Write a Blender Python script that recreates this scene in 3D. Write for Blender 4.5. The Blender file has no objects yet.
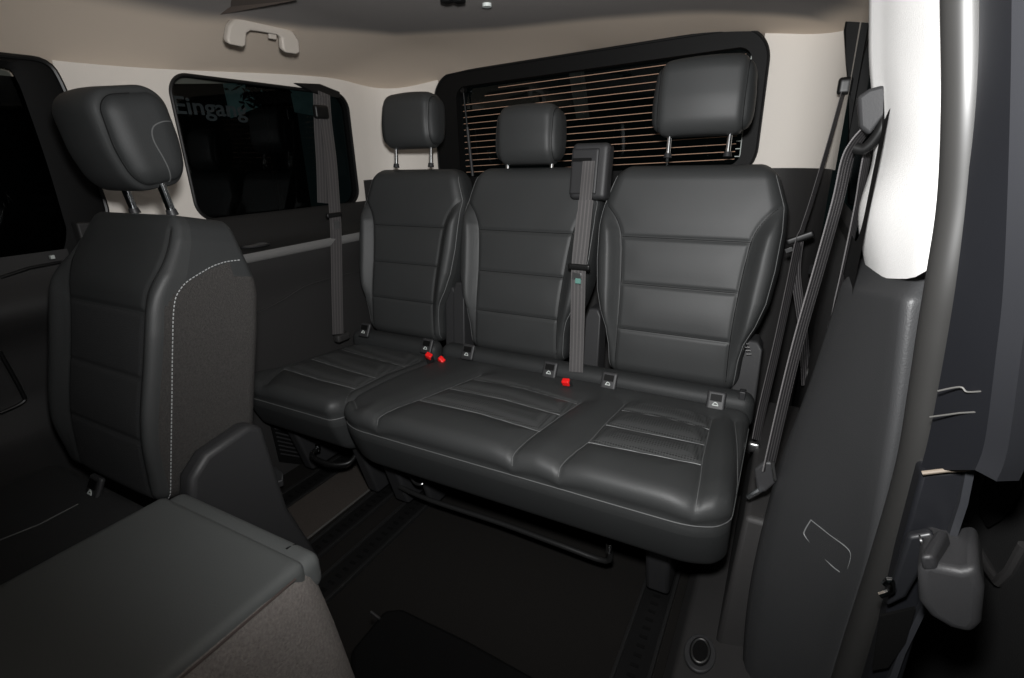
import bpy, math, random
import numpy as np
from mathutils import Vector, Matrix
from mathutils.bvhtree import BVHTree
random.seed(3)
COL = bpy.context.scene.collection
# ------------------------------------------------------------------ camera
CAM = np.array((.72, -1.362, 1.014)); YAW, PIT, ROL = (math.radians(a) for a in (28.4, 19.5, -1.44)); FPX = 511.0
FW = np.array([-math.sin(YAW)*math.cos(PIT), math.cos(YAW)*math.cos(PIT), -math.sin(PIT)])
_rt = np.array([math.cos(YAW), math.sin(YAW), 0]); _up = np.cross(_rt, FW)
RT = math.cos(ROL)*_rt+math.sin(ROL)*_up; UP = -math.sin(ROL)*_rt+math.cos(ROL)*_up

def ray(px, py): return FW+RT*(px-512)/FPX-UP*(py-339)/FPX
def P(px, py, ax, val):
    """measured point of the photograph on a known plane of the vehicle"""
    d = ray(px, py); i = 'xyz'.index(ax); t = (val-CAM[i])/d[i]
    return CAM+t*d

# ------------------------------------------------------------------ materials
def new_mat(name):
    m = bpy.data.materials.new(name); m.use_nodes = True
    return m, m.node_tree.nodes, m.node_tree.links, m.node_tree.nodes['Principled BSDF']
def mat(name, col, rough=.5, metal=0, bump=0, scale=300, detail=3, var=0, spec=.5, vscale=6, coat=0):
    m, N, L, b = new_mat(name)
    b.inputs['Base Color'].default_value = (*col, 1); b.inputs['Roughness'].default_value = rough
    b.inputs['Metallic'].default_value = metal; b.inputs['Specular IOR Level'].default_value = spec
    tc = N.new('ShaderNodeTexCoord')
    if bump:
        n = N.new('ShaderNodeTexNoise'); n.inputs['Scale'].default_value = scale; n.inputs['Detail'].default_value = detail
        L.new(tc.outputs['Object'], n.inputs['Vector'])
        bp = N.new('ShaderNodeBump'); bp.inputs['Strength'].default_value = bump; bp.inputs['Distance'].default_value = .002
        L.new(n.outputs['Fac'], bp.inputs['Height']); L.new(bp.outputs['Normal'], b.inputs['Normal'])
    if var:
        n2 = N.new('ShaderNodeTexNoise'); n2.inputs['Scale'].default_value = vscale; n2.inputs['Detail'].default_value = 4
        L.new(tc.outputs['Object'], n2.inputs['Vector'])
        mx = N.new('ShaderNodeMix'); mx.data_type = 'RGBA'
        mx.inputs[6].default_value = (*[c*(1-var) for c in col], 1); mx.inputs[7].default_value = (*[min(1, c*(1+var)) for c in col], 1)
        L.new(n2.outputs['Fac'], mx.inputs[0]); L.new(mx.outputs[2], b.inputs['Base Color'])
    return m
def mat_perf(name, col, rough):
    m, N, L, b = new_mat(name)
    b.inputs['Roughness'].default_value = rough
    tc = N.new('ShaderNodeTexCoord'); v = N.new('ShaderNodeTexVoronoi'); v.inputs['Scale'].default_value = 165
    v.inputs['Randomness'].default_value = .12
    L.new(tc.outputs['Object'], v.inputs['Vector'])
    r = N.new('ShaderNodeValToRGB'); r.color_ramp.elements[0].position = .26; r.color_ramp.elements[1].position = .46
    r.color_ramp.elements[0].color = (*[c*.2 for c in col], 1); r.color_ramp.elements[1].color = (*col, 1)
    L.new(v.outputs['Distance'], r.inputs['Fac']); L.new(r.outputs['Color'], b.inputs['Base Color'])
    bp = N.new('ShaderNodeBump'); bp.inputs['Strength'].default_value = .35; bp.inputs['Distance'].default_value = .001
    L.new(r.outputs['Color'], bp.inputs['Height']); L.new(bp.outputs['Normal'], b.inputs['Normal'])
    return m
def mat_belt(name, c1, c2):
    m, N, L, b = new_mat(name); b.inputs['Roughness'].default_value = .6
    uv = N.new('ShaderNodeUVMap'); sp = N.new('ShaderNodeSeparateXYZ'); L.new(uv.outputs['UV'], sp.inputs[0])
    mu = N.new('ShaderNodeMath'); mu.operation = 'MULTIPLY'; mu.inputs[1].default_value = 6.2832*4; L.new(sp.outputs['X'], mu.inputs[0])
    si = N.new('ShaderNodeMath'); si.operation = 'COSINE'; L.new(mu.outputs[0], si.inputs[0])
    m2 = N.new('ShaderNodeMath'); m2.operation = 'MULTIPLY'; m2.inputs[1].default_value = 6.2832*400; L.new(sp.outputs['Y'], m2.inputs[0])
    s2 = N.new('ShaderNodeMath'); s2.operation = 'SINE'; L.new(m2.outputs[0], s2.inputs[0])
    mr = N.new('ShaderNodeMapRange'); mr.inputs['From Min'].default_value = .1; mr.inputs['From Max'].default_value = .9; L.new(si.outputs[0], mr.inputs['Value'])
    mx = N.new('ShaderNodeMix'); mx.data_type = 'RGBA'; mx.inputs[6].default_value = (*c1, 1); mx.inputs[7].default_value = (*c2, 1)
    L.new(mr.outputs['Result'], mx.inputs[0]); L.new(mx.outputs[2], b.inputs['Base Color'])
    bp = N.new('ShaderNodeBump'); bp.inputs['Strength'].default_value = .3; bp.inputs['Distance'].default_value = .001
    L.new(s2.outputs[0], bp.inputs['Height']); L.new(bp.outputs['Normal'], b.inputs['Normal'])
    return m
def mat_glass(name, tint, gloss=.06):
    m, N, L, b = new_mat(name); N.remove(b)
    t = N.new('ShaderNodeBsdfTransparent'); t.inputs['Color'].default_value = (*tint, 1)
    g = N.new('ShaderNodeBsdfGlossy'); g.inputs['Roughness'].default_value = .02; g.inputs['Color'].default_value = (.9, .95, .95, 1)
    mx = N.new('ShaderNodeMixShader'); mx.inputs[0].default_value = gloss
    L.new(t.outputs[0], mx.inputs[1]); L.new(g.outputs[0], mx.inputs[2])
    L.new(mx.outputs[0], N['Material Output'].inputs['Surface'])
    return m
def mat_emit(name, col, s):
    m, N, L, b = new_mat(name); b.inputs['Base Color'].default_value = (*[c*.2 for c in col], 1)
    b.inputs['Emission Color'].default_value = (*col, 1); b.inputs['Emission Strength'].default_value = s
    n = N.new('ShaderNodeTexNoise'); n.inputs['Scale'].default_value = 2.5; n.inputs['Detail'].default_value = 5
    mr = N.new('ShaderNodeMapRange'); mr.inputs['To Min'].default_value = s*.3; mr.inputs['To Max'].default_value = s*1.5
    L.new(n.outputs['Fac'], mr.inputs['Value']); L.new(mr.outputs['Result'], b.inputs['Emission Strength'])
    return m
LEATHER = mat('black_leather', (.030, .0312, .0313), .52, bump=.15, scale=420, var=.1, vscale=9, spec=.33)
LEATHER2 = mat('black_leather_side', (.022, .0232, .0235), .58, bump=.15, scale=420, var=.1, spec=.3)
LEATHER3 = mat('flat_grey_panel', (.066, .070, .069), .7, bump=.1, scale=420, var=.08, spec=.3)
PERF = mat_perf('perforated_leather', (.040, .0415, .0415), .52)
CLOTH = mat('woven_cloth', (.012, .0125, .013), .9, bump=.6, scale=500)
FABRIC = mat('speckled_seat_fabric', (.036, .034, .0325), .95, bump=1, scale=380, var=.5, vscale=260, spec=.2)
FABRIC2 = mat('grey_seat_fabric', (.12, .109, .102), .95, bump=1, scale=380, var=.45, vscale=260, spec=.2)
STITCH = mat('pale_stitching', (.14, .144, .144), .6)
SEAM2 = mat('grey_stitching', (.085, .087, .087), .6)
SEAM = mat('dark_seam', (.007, .007, .007), .8, spec=.1)
EDGEST = mat('edge_thread', (.13, .132, .132), .6)
WSTITCH = mat('white_stitching', (.30, .31, .31), .6)
PLASTIC = mat('black_plastic', (.018, .018, .019), .5, bump=.1, scale=500, spec=.4)
PLASTIC2 = mat('soft_black_plastic', (.024, .024, .025), .52, bump=.12, scale=600, spec=.4)
GRAIN = mat('grained_dark_trim', (.026, .0265, .0275), .52, bump=.25, scale=500, detail=2, var=.1)
TRIMDARK = mat('dark_trim', (.020, .0192, .019), .62, bump=.15, scale=400, spec=.35)
TRIMDARK2D = mat('door_upper_trim', (.03, .03, .029), .6)
TRIMDARK2 = mat('dull_metal_edge', (.07, .068, .064), .5)
STRIPG = mat('grey_trim_strip', (.13, .128, .125), .5, bump=.2, scale=300)
HEADL = mat('beige_headliner', (.72, .61, .50), .95, bump=.3, scale=600, var=.06, vscale=3)
def mat_ceiling():
    m = mat('headliner_two_tone', (.5, .5, .5), .95, bump=.3, scale=600); N = m.node_tree.nodes; L = m.node_tree.links
    a = N.new('ShaderNodeAttribute'); a.attribute_name = 'panel'
    mx = N.new('ShaderNodeMix'); mx.data_type = 'RGBA'; mx.inputs[6].default_value = (.72, .61, .50, 1); mx.inputs[7].default_value = (.20, .185, .175, 1)
    L.new(a.outputs['Fac'], mx.inputs[0]); L.new(mx.outputs[2], N['Principled BSDF'].inputs['Base Color']); return m
HEADC = mat_ceiling()
HEADG = mat('grey_headliner', (.21, .19, .175), .95, bump=.5, scale=600)
CREAM = mat('cream_panel', (.60, .56, .51), .7, bump=.25, scale=450)
WHITEP = mat('white_panel', (.9, .89, .87), .6, bump=.25, scale=450)
HANDLE = mat('beige_plastic', (.36, .325, .285), .6)
CHROME = mat('chrome', (.75, .78, .8), .12, metal=1)
STEEL = mat('steel', (.35, .35, .35), .35, metal=1)
DSTEEL = mat('dark_steel', (.03, .03, .03), .35, metal=.6)
RUBBER = mat('rubber_seal', (.017, .0167, .016), .42, spec=.45)
BLACK = mat('deep_black', (.003, .003, .003), .6, spec=.15)
BLACKG = mat('gloss_black', (.006, .006, .006), .4, spec=.3)
PAINT = mat('blue_grey_body_paint', (.0068, .0072, .0088), .45, var=.1, spec=.3)
PAINTB = mat('bare_seam_sealer', (.16, .13, .10), .6)
CARPET3 = mat('grey_carpet', (.018, .0165, .015), 1, bump=1, scale=700, var=.5, vscale=300, spec=.1)
CARPET_LIT = mat('brown_carpet_lit', (.050, .043, .038), 1, bump=1, scale=700, var=.5, vscale=300, spec=.1)  # lighter brown copy for the lit floor strip between the rails
CARPET_SHADED = mat('carpet_shaded', (.009, .0083, .0076), 1, bump=1, scale=700, var=.5, vscale=300, spec=.1)  # near-black base colour paints in the lens shadow on the floor
RED = mat('red_button', (.75, .012, .012), .35)
BELT = mat_belt('belt_webbing', (.042, .039, .039), (.075, .070, .069))
BELTD = mat_belt('dark_belt_webbing', (.013, .012, .013), (.085, .08, .081))
GLASS = mat_glass('tinted_glass', (.45, .50, .51), .022)
GLASSR = mat_glass('rear_glass', (.22, .23, .23), .03)
HEATER = mat('copper_heater_line', (.50, .31, .22), .5)
LABELW = mat('pale_label', (.45, .48, .46), .5)
LABELT = mat('teal_label', (.10, .22, .19), .4)

# ------------------------------------------------------------------ object helpers
def root_of(o):
    while o.parent: o = o.parent
    return o
def props(o, label=None, cat=None, group=None, kind=None):
    if label: o['label'] = label
    if cat: o['category'] = cat
    if group: o['group'] = group
    if kind: o['kind'] = kind
    return o
def thing(name, label, cat, loc=(0, 0, 0), group=None, kind=None):
    o = bpy.data.objects.new(name, None); COL.objects.link(o); o.location = loc; o.empty_display_size = .05
    return props(o, label, cat, group, kind)
class MB:
    def __init__(s): s.v = []; s.f = []; s.m = []; s.uv = {}
    def add(s, V, F, m=0):
        o = len(s.v); s.v += [tuple(map(float, p)) for p in V]
        for i, f in enumerate(F):
            s.f.append(tuple(int(a)+o for a in f)); s.m.append(m[i] if hasattr(m, '__len__') else m)
        return s
    def box(s, c, h, R=None, m=0):
        V = np.array([(x, y, z) for x in (-1, 1) for y in (-1, 1) for z in (-1, 1)])*np.array(h)
        if R is not None: V = V@np.array(R).T
        return s.add(V+np.array(c), [(0, 1, 3, 2), (4, 6, 7, 5), (0, 4, 5, 1), (2, 3, 7, 6), (0, 2, 6, 4), (1, 5, 7, 3)], m)
    def prism(s, pts, vec, m=0):
        pts = [np.array(p, float) for p in pts]; n = len(pts); vec = np.array(vec, float)
        V = pts+[p+vec for p in pts]
        F = [tuple(range(n))[::-1], tuple(range(n, 2*n))]+[(i, (i+1) % n, (i+1) % n+n, i+n) for i in range(n)]
        return s.add(V, F, m)
    def tube(s, pts, r, n=8, closed=False, m=0, caps=True):
        pts = [np.array(p, float) for p in pts]; k = len(pts)
        rr = r if hasattr(r, '__len__') else [r]*k
        V = []; prev = None
        for i in range(k):
            a = pts[(i-1) % k] if (closed or i > 0) else pts[i]; b = pts[(i+1) % k] if (closed or i < k-1) else pts[i]
            t = b-a; t = t/(np.linalg.norm(t)+1e-9)
            if prev is None:
                u = np.cross(t, (0, 0, 1.)); 
                if np.linalg.norm(u) < .1: u = np.cross(t, (0, 1., 0))
            else: u = prev-t*np.dot(prev, t)
            u = u/np.linalg.norm(u); prev = u; w = np.cross(t, u)
            for j in range(n):
                a_ = 2*math.pi*j/n; V.append(pts[i]+rr[i]*(u*math.cos(a_)+w*math.sin(a_)))
        F = []
        for i in range(k if closed else k-1):
            for j in range(n):
                F.append((i*n+j, i*n+(j+1) % n, ((i+1) % k)*n+(j+1) % n, ((i+1) % k)*n+j))
        if caps and not closed: F += [tuple(range(n))[::-1], tuple(range((k-1)*n, k*n))]
        return s.add(V, F, m)
    def loft(s, curves, m=0, close=False):
        n = len(curves[0]); V = [p for c in curves for p in c]; F = []
        for i in range(len(curves)-1+(1 if close else 0)):
            a = i*n; b = ((i+1) % len(curves))*n
            for j in range(n-1): F.append((a+j, b+j, b+j+1, a+j+1))
        return s.add(V, F, m)
    def ribbon(s, path, wdir, width, th=.0015, m=0):
        path = [np.array(p, float) for p in path]; k = len(path); o = len(s.v)
        wd = [np.array(w, float) for w in wdir] if hasattr(wdir[0], '__len__') else [np.array(wdir, float)]*k
        ww = width if hasattr(width, '__len__') else [width]*k
        dist = 0; V = []; nw = 7
        for i in range(k):
            a = path[max(i-1, 0)]; b = path[min(i+1, k-1)]; t = (b-a)/(np.linalg.norm(b-a)+1e-9)
            w = wd[i]-t*np.dot(wd[i], t); w = w/np.linalg.norm(w); n_ = np.cross(t, w)
            if i: dist += np.linalg.norm(path[i]-path[i-1])
            for sd in (1, -1):
                for q in range(nw):
                    u = q/(nw-1) if sd == 1 else 1-q/(nw-1)
                    V.append(path[i]+w*(u-.5)*ww[i]+n_*sd*th/2); s.uv[o+len(V)-1] = (u, dist)
        n = 2*nw; F = []
        for i in range(k-1):
            for j in range(n): F.append((i*n+j, i*n+(j+1) % n, (i+1)*n+(j+1) % n, (i+1)*n+j))
        F += [tuple(range(n))[::-1], tuple(range((k-1)*n, k*n))]
        return s.add(V, F, m)
    def build(s, name, mats, parent=None, bevel=0, seg=3, smooth=True, angle=40, subsurf=0, label=None):
        if not isinstance(mats, (list, tuple)): mats = [mats]
        off = np.array(root_of(parent).location) if parent else np.zeros(3)
        me = bpy.data.meshes.new(name)
        me.from_pydata([tuple(np.array(p)-off) for p in s.v], [], s.f)
        for m_ in mats: me.materials.append(m_)
        me.polygons.foreach_set('material_index', s.m)
        if s.uv:
            ul = me.uv_layers.new(name='UVMap')
            for l in me.loops: ul.data[l.index].uv = s.uv.get(l.vertex_index, (0, 0))
        me.update()
        import bmesh
        bm = bmesh.new(); bm.from_mesh(me); bmesh.ops.recalc_face_normals(bm, faces=bm.faces); bm.to_mesh(me); bm.free()
        if smooth:
            me.polygons.foreach_set('use_smooth', [True]*len(me.polygons))
            if not subsurf: me.set_sharp_from_angle(angle=math.radians(angle))
        o = bpy.data.objects.new(name, me); COL.objects.link(o)
        if parent: o.parent = parent
        if bevel:
            b = o.modifiers.new('bevel', 'BEVEL'); b.width = bevel; b.segments = seg; b.limit_method = 'ANGLE'; b.angle_limit = math.radians(35)
        if subsurf:
            b = o.modifiers.new('sub', 'SUBSURF'); b.levels = b.render_levels = subsurf
        if label: o['label'] = label
        return o
def spline(pts, n=8):
    pts = [np.array(p, float) for p in pts]; out = []
    for i in range(len(pts)-1):
        p0 = pts[max(i-1, 0)]; p1 = pts[i]; p2 = pts[i+1]; p3 = pts[min(i+2, len(pts)-1)]
        for k in range(n):
            t = k/n
            out.append(.5*((2*p1)+(-p0+p2)*t+(2*p0-5*p1+4*p2-p3)*t*t+(-p0+3*p1-3*p2+p3)*t**3))
    out.append(pts[-1]); return out
def sm(t): t = np.clip(t, 0, 1); return t*t*(3-2*t)
def seg_dist(A, B, pl):
    d = np.full(A.shape, 9.)
    for (x0, y0), (x1, y1) in zip(pl[:-1], pl[1:]):
        dx, dy = x1-x0, y1-y0; L = dx*dx+dy*dy+1e-12
        t = np.clip(((A-x0)*dx+(B-y0)*dy)/L, 0, 1)
        d = np.minimum(d, np.hypot(A-x0-t*dx, B-y0-t*dy))
    return d
def in_poly(A, B, poly):
    r = np.zeros(A.shape, bool); n = len(poly)
    for i in range(n):
        x0, y0 = poly[i]; x1, y1 = poly[(i+1) % n]
        c = ((y0 > B) != (y1 > B)) & (A < (x1-x0)*(B-y0)/(y1-y0+1e-12)+x0)
        r ^= c
    return r
def rbox(hx, hy, hz, r, res):
    n = [max(4, int(round(2*h/res))) for h in (hx, hy, hz)]; h = np.array((hx, hy, hz))
    idx = {}; pts = []; F = []
    def vid(t):
        if t not in idx: idx[t] = len(pts); pts.append(t)
        return idx[t]
    for ax in range(3):
        a, b = (ax+1) % 3, (ax+2) % 3
        for side in (0, n[ax]):
            for i in range(n[a]):
                for j in range(n[b]):
                    q = []
                    for (di, dj) in ((0, 0), (1, 0), (1, 1), (0, 1)):
                        t = [0, 0, 0]; t[ax] = side; t[a] = i+di; t[b] = j+dj; q.append(vid(tuple(t)))
                    F.append(tuple(q) if side else tuple(q[::-1]))
    Q = np.array(pts)/np.array(n)*2*h-h
    r = np.minimum(r, h*.98)*np.ones(3)
    c = np.clip(Q, -(h-r), h-r); d = (Q-c)/r
    nn = np.linalg.norm(d, axis=1)[:, None]; nn[nn == 0] = 1
    V = c+d/nn*r
    return V, F
def rotx(a):
    c, s = math.cos(a), math.sin(a); return np.array([[1, 0, 0], [0, c, -s], [0, s, c]])
def face_centers(V, F): return V[np.array(F)].mean(1)

class Surf:
    """placed pad surface: local deformed verts -> world, with raycasts in local space for piping"""
    def __init__(s, V, F, R, T): s.V = V; s.F = F; s.R = R; s.T = np.array(T); s.bvh = BVHTree.FromPolygons([tuple(p) for p in V], F)
    def W(s, V=None): return (s.V if V is None else np.array(V))@s.R.T+s.T
    def line(s, pts, d, off=.0005, n=6):
        out = []
        for p in pts:
            h = s.bvh.ray_cast(Vector(p), Vector(d), 2)
            if h[0] is not None: out.append(np.array(h[0])-np.array(d)*off)
        return s.W(out) if len(out) > 1 else []

# ------------------------------------------------------------------ seat backs
def backrest(name, parent, cx, y0, z0, H, hw, th, lean, prof, seams, cross, insert, mats, side_fn=None, puff=.0028, bol=.024, res=.0044, shear=0, ytap=0, rad=.045):
    V, F = rbox(hw, th, H/2, rad, res)
    z = V[:, 2]+H/2; s = z/H
    w = np.interp(s, [p[0] for p in prof], [p[1] for p in prof])
    front = sm((-V[:, 1]/th-.1)/.8)
    u = V[:, 0]/hw
    X = u*w
    y = V[:, 1].copy()
    sx_ = sorted([(p[1], abs(p[0])) for p in seams[0]]); sz_ = np.interp(z, [a for a, _ in sx_], [b for _, b in sx_])
    sy_ = sorted([(p[1], abs(p[0])) for p in seams[1]]); sz_ = np.where(X > 0, np.interp(z, [a for a, _ in sy_], [b for _, b in sy_]), sz_)
    bo = sm((abs(X)-sz_)/.038)*sm(1-(abs(u)-.9)/.25)*(sm((s-.0)/.22)*sm((.90-s)/.22))
    y -= front*(bol*bo+.012*np.sin(np.pi*np.clip(s, 0, 1))+.012*np.exp(-((s-.25)/.2)**2))
    y *= 1-ytap*sm((s-.72)/.28)
    V2 = np.c_[X, y, z]
    d = np.full(len(X), 9.); d2 = d.copy(); g = np.zeros(len(X))
    for pl in seams:
        dd = seg_dist(X, z, [tuple(p) for p in spline(pl, 5)]); d = np.minimum(d, dd)
        g = np.maximum(g, .8*np.exp(-(dd/.0048)**2))
    for pl in cross:
        dd = seg_dist(X, z, [(pl[0][0]*2, pl[0][1]), (pl[1][0]*2, pl[1][1])]); d2 = np.minimum(d2, dd); dd = seg_dist(X, z, pl); g = np.maximum(g, np.exp(-(dd/.005)**2))
    inn = in_poly(X, z, insert)
    y2 = y-front*(puff*(1-np.exp(-(d/.035)**2))*(1-np.where(abs(X) < sz_, 1, np.exp(-((abs(X)-sz_)/.01)**2))*np.exp(-(d2/.035)**2)))+front*.0050*g
    V2[:, 1] = y2
    V2[:, 0] += shear*(s-.5)
    R = rotx(-lean); T = (cx, y0, z0)
    sf = Surf(V2, F, R, T)
    fc = face_centers(V2, F); ff = face_centers(V, F)
    m = np.zeros(len(F), int)
    fr = ff[:, 1] < -th*.55
    m[~fr] = 1
    m[fr & in_poly(fc[:, 0]-shear*(fc[:, 2]/H-.5), fc[:, 2], insert) & (fc[:, 2] < cross[0][0][1] if cross else True)] = 2
    if side_fn is not None: m = side_fn(ff, fc, m)
    mb = MB(); mb.add(sf.W(), F, m)
    o = mb.build(name, mats, parent, smooth=True, angle=180)
    sf.prof = prof; sf.H = H; sf.hw = hw
    return o, sf
def headrest(parent, c, hx, hy, hz, lean, post_z, px=.076, pr=.0062, sub=False, res=.006, inset=.021, zlow=0):
    V, F = rbox(hx, hy, hz, .042, res)
    s = V[:, 2]/hz
    V2 = V.copy()
    V2[:, 0] *= 1-.05*sm((s+.2)/1.2)-.03*sm((-s-.3)/.7)
    V2[:, 1] -= .010*(1-(V[:, 0]/hx)**2)*(V[:, 1] < 0)
    V2[:, 1] *= 1-.18*sm((-s)/1.)
    V2[:, 2] -= .006*(V[:, 0]/hx)**2*sm(s*2)
    xs = hx-inset
    side = np.minimum(abs(abs(V2[:, 0])-xs), 9)
    frontish = sm((-V[:, 1]/hy+1.2)/.6)
    g = np.exp(-(side/.0055)**2)*frontish
    nrm = V-np.clip(V, -np.array([hx-.042, hy-.042, hz-.042]), np.array([hx-.042, hy-.042, hz-.042])); nn = np.linalg.norm(nrm, axis=1)[:, None]; nn[nn == 0] = 1
    V2 -= nrm/nn*(.0035*g)[:, None]
    R = rotx(-lean); sf = Surf(V2, F, R, c)
    fc = face_centers(V2, F); m = (abs(fc[:, 0]) > xs).astype(int)
    o = MB().add(sf.W(), F, m).build('headrest', [LEATHER, LEATHER2], parent, angle=180)
    for sx in (-1, 1):
        # seam thread round the side panel
        pts = []
        for k in range(40):
            a = math.pi*(-.5+k/39)*1.0
            p0 = (sx*xs, -.3*math.cos(a), .3*math.sin(a)); dv = -np.array((0, p0[1], p0[2])); dv = dv/np.linalg.norm(dv)
            h = sf.bvh.ray_cast(Vector(p0), Vector(dv), 1)
            if h[0] is not None: pts.append(np.array(h[0]))
        if len(pts) > 3: MB().tube(sf.W(pts), .0011, 5).build('seam_piping', SEAM, o)
    if sub:
        q = sf.line([(1, p[0], p[1]) for p in spline([(.055, .022), (.030, .024), (.008, .016), (.0, -.005), (.006, -.04), (.012, -.082)], 6)], (-1, 0, 0), -.0002)
        if len(q): MB().tube(q, .0014, 5).build('seam_piping', SEAM2, o)
    for sx in (-1, 1):
        top = R@np.array((sx*px, .0, -hz*.8))+np.array(c); bot = R@np.array((sx*px, .0, -hz-post_z))+np.array(c)
        MB().tube([bot, top], pr, 14).build('headrest_post', CHROME, parent)
        e = bot+(top-bot)*.12
        MB().tube([bot+(bot-top)*.05, e], [.011, .009], 16).build('post_collar', PLASTIC, parent)
    return o

PROF = [(0, .172), (.08, .176), (.16, .178), (.24, .186), (.32, .206), (.42, .222), (.56, .231), (.72, .234), (.82, .230), (.90, .213), (.96, .200), (1, .190)]
def std_back(parent, cx, y0, z0, H, k=1., shear=0, crossz=(.672, .455, .24)):
    prof = [(a, b*k) for a, b in PROF]
    L = [(-.238*k, .87*H), (-.212*k, .82*H), (-.184*k, .765*H), (-.165*k, .70*H), (-.157*k, .62*H), (-.149*k, .45*H), (-.145*k, .25*H), (-.148*k, .0)]
    Rr = [(-x, z) for x, z in L]
    top = [(-.25*k, .86*H), (-.17*k, .985*H)]
    def hw_at(z): return np.interp(z/H, [.0, .25, .45, .62, .70], [.148*k, .145*k, .149*k, .157*k, .165*k])
    cross = [[(-hw_at(c*H), c*H), (hw_at(c*H), c*H)] for c in crossz]
    ins = [(x, z) for x, z in L[3:]]+[(x, z) for x, z in Rr[3:]][::-1]
    o, sf = backrest('backrest', parent, cx, y0, z0, H, .232*k, .055, math.radians(9.5), prof, [L, Rr], cross, ins, [LEATHER, LEATHER2, LEATHER], shear=shear)
    st = []
    for c in cross:
        (xa, za), (xb, zb) = c
        ln = sf.line([(xa+(xb-xa)*t+shear*(za/H-.5), -1, za) for t in np.linspace(.01, .99, 30)], (0, 1, 0), -.0002)
        if len(ln): MB().tube(ln, .0012, 5).build('cross_seam', SEAM, o)
    for pl, sx in ((L, -1), (Rr, 1)):
        sp = spline(pl, 7)
        ln = sf.line([(p[0]+shear*(p[1]/H-.5), -1, p[1]) for p in sp if p[1] > .02 and abs(p[0]) < .21*k], (0, 1, 0), -.0002)
        if len(ln): MB().tube(ln, .0012, 5).build('panel_seam', SEAM, o)
        zs = np.linspace(.03*H, .95*H, 60)
        q = [(sx*(np.interp(z/H, [a for a, _ in prof], [b for _, b in prof])-.010)+shear*(z/H-.5), -1, z) for z in zs]
        ln = sf.line(q, (0, 1, 0), .0004)
        if len(ln): MB().tube(ln, .0010, 5).build('edge_stitching', EDGEST, o)
    return o, sf

# ------------------------------------------------------------------ cushions
def cushion(parent, x0, x1, y0, y1, zt, zb, ysm, crs, inserts, name='cushion', mats=None, res=.006, warp=None, plump=.010, taper=True):
    hx, hy, hz = (x1-x0)/2, (y1-y0)/2, (zt-zb)/2
    C = np.array(((x0+x1)/2, (y0+y1)/2, (zt+zb)/2))
    V, F = rbox(hx, hy, hz, .032, res)
    W = V+C; s = (V[:, 2]/hz+1)/2
    top = sm((V[:, 2]/hz-.1)/.8)
    yy = (V[:, 1]+hy)/(2*hy)             # 0 front .. 1 rear
    lower = 1-s
    # front waterfall: lower front edge tucked back
    W[:, 1] += .055*lower**1.8*sm(1-yy/.5)
    W[:, 2] += .010*np.exp(-((yy-.12)/.16)**2)*top-.022*sm((yy-.35)/.65)*top
    # rounded plan corners at the front
    u = V[:, 0]/hx
    W[:, 1] += .035*np.maximum(0, abs(u)-.8)**2/.04*sm(1-yy/.5)
    d = np.full(len(W), 9.); g = np.zeros(len(W))
    fr = sm((-V[:, 1]/hy-.93)/.05)
    for pl in ysm:
        dd = seg_dist(W[:, 0], W[:, 1], pl); d = np.minimum(d, dd); g = np.maximum(g, np.exp(-(dd/.007)**2)*np.maximum(top, .0))
    for pl in crs:
        dd = seg_dist(W[:, 0], W[:, 1], pl); d = np.minimum(d, dd); g = np.maximum(g, np.exp(-(dd/.0065)**2)*top)
    W[:, 2] += top*(plump*(1-np.exp(-(d/.035)**2)))-.006*g
    # horizontal belt seam on the front / sides
    gz = np.exp(-((s-.76)/.05)**2)
    ctr = C[:2]; dirv = W[:, :2]-ctr; 
    W[:, 1] += .004*gz*sm((-V[:, 1]/hy-.7)/.25)
    if warp is not None: W = warp(W, V)
    fc = face_centers(W, F); fv = face_centers(V, F)
    m = np.zeros(len(F), int)
    m[fv[:, 2] < hz*.2] = 1
    for poly in inserts: m[(fv[:, 2] > hz*.6) & in_poly(fc[:, 0], fc[:, 1], poly)] = 2
    o = MB().add(W, F, m).build(name, mats or [LEATHER, LEATHER2, PERF], parent, angle=180)
    sf = Surf(W, F, np.eye(3), (0, 0, 0))
    for pl, nm in [(p, 'panel_seam') for p in ysm]+[(p, 'cross_piping') for p in crs]:
        q = []
        for (a, b) in zip(pl[:-1], pl[1:]):
            for t in np.linspace(0, 1, 12, endpoint=False): q.append((a[0]+(b[0]-a[0])*t, a[1]+(b[1]-a[1])*t, 1.5))
        q.append((*pl[-1], 1.5))
        ln = sf.line(q, (0, 0, -1), .0002)
        if len(ln): MB().tube(ln, .0012 if nm == 'cross_piping' else .0009, 5).build(nm, STITCH if nm == 'cross_piping' else SEAM2, o)
    # belt seam piping round front and sides
    zz = zb+.76*(zt-zb); q = []
    for t in np.linspace(0, 1, 30): q.append(((x0-.3, y1-.06+(y0+.05-(y1-.06))*t, zz), (1, 0, 0)))
    q1 = []
    for t in np.linspace(.02, .98, 90): q1.append(((x0+(x1-x0)*t, y0-.4, zz), (0, 1, 0)))
    q2 = [((x1+.3, y0+.05+(y1-.06-(y0+.05))*t, zz), (-1, 0, 0)) for t in np.linspace(0, 1, 30)]
    pts = []
    for p, dd in q+q1+q2:
        h = sf.bvh.ray_cast(Vector(p), Vector(dd), 2)
        if h[0] is not None: pts.append(np.array(h[0])-np.array(dd)*.0003)
    if len(pts) > 3: MB().tube(pts, .0013, 6).build('edge_piping', SEAM2, o)
    return o, sf

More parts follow.
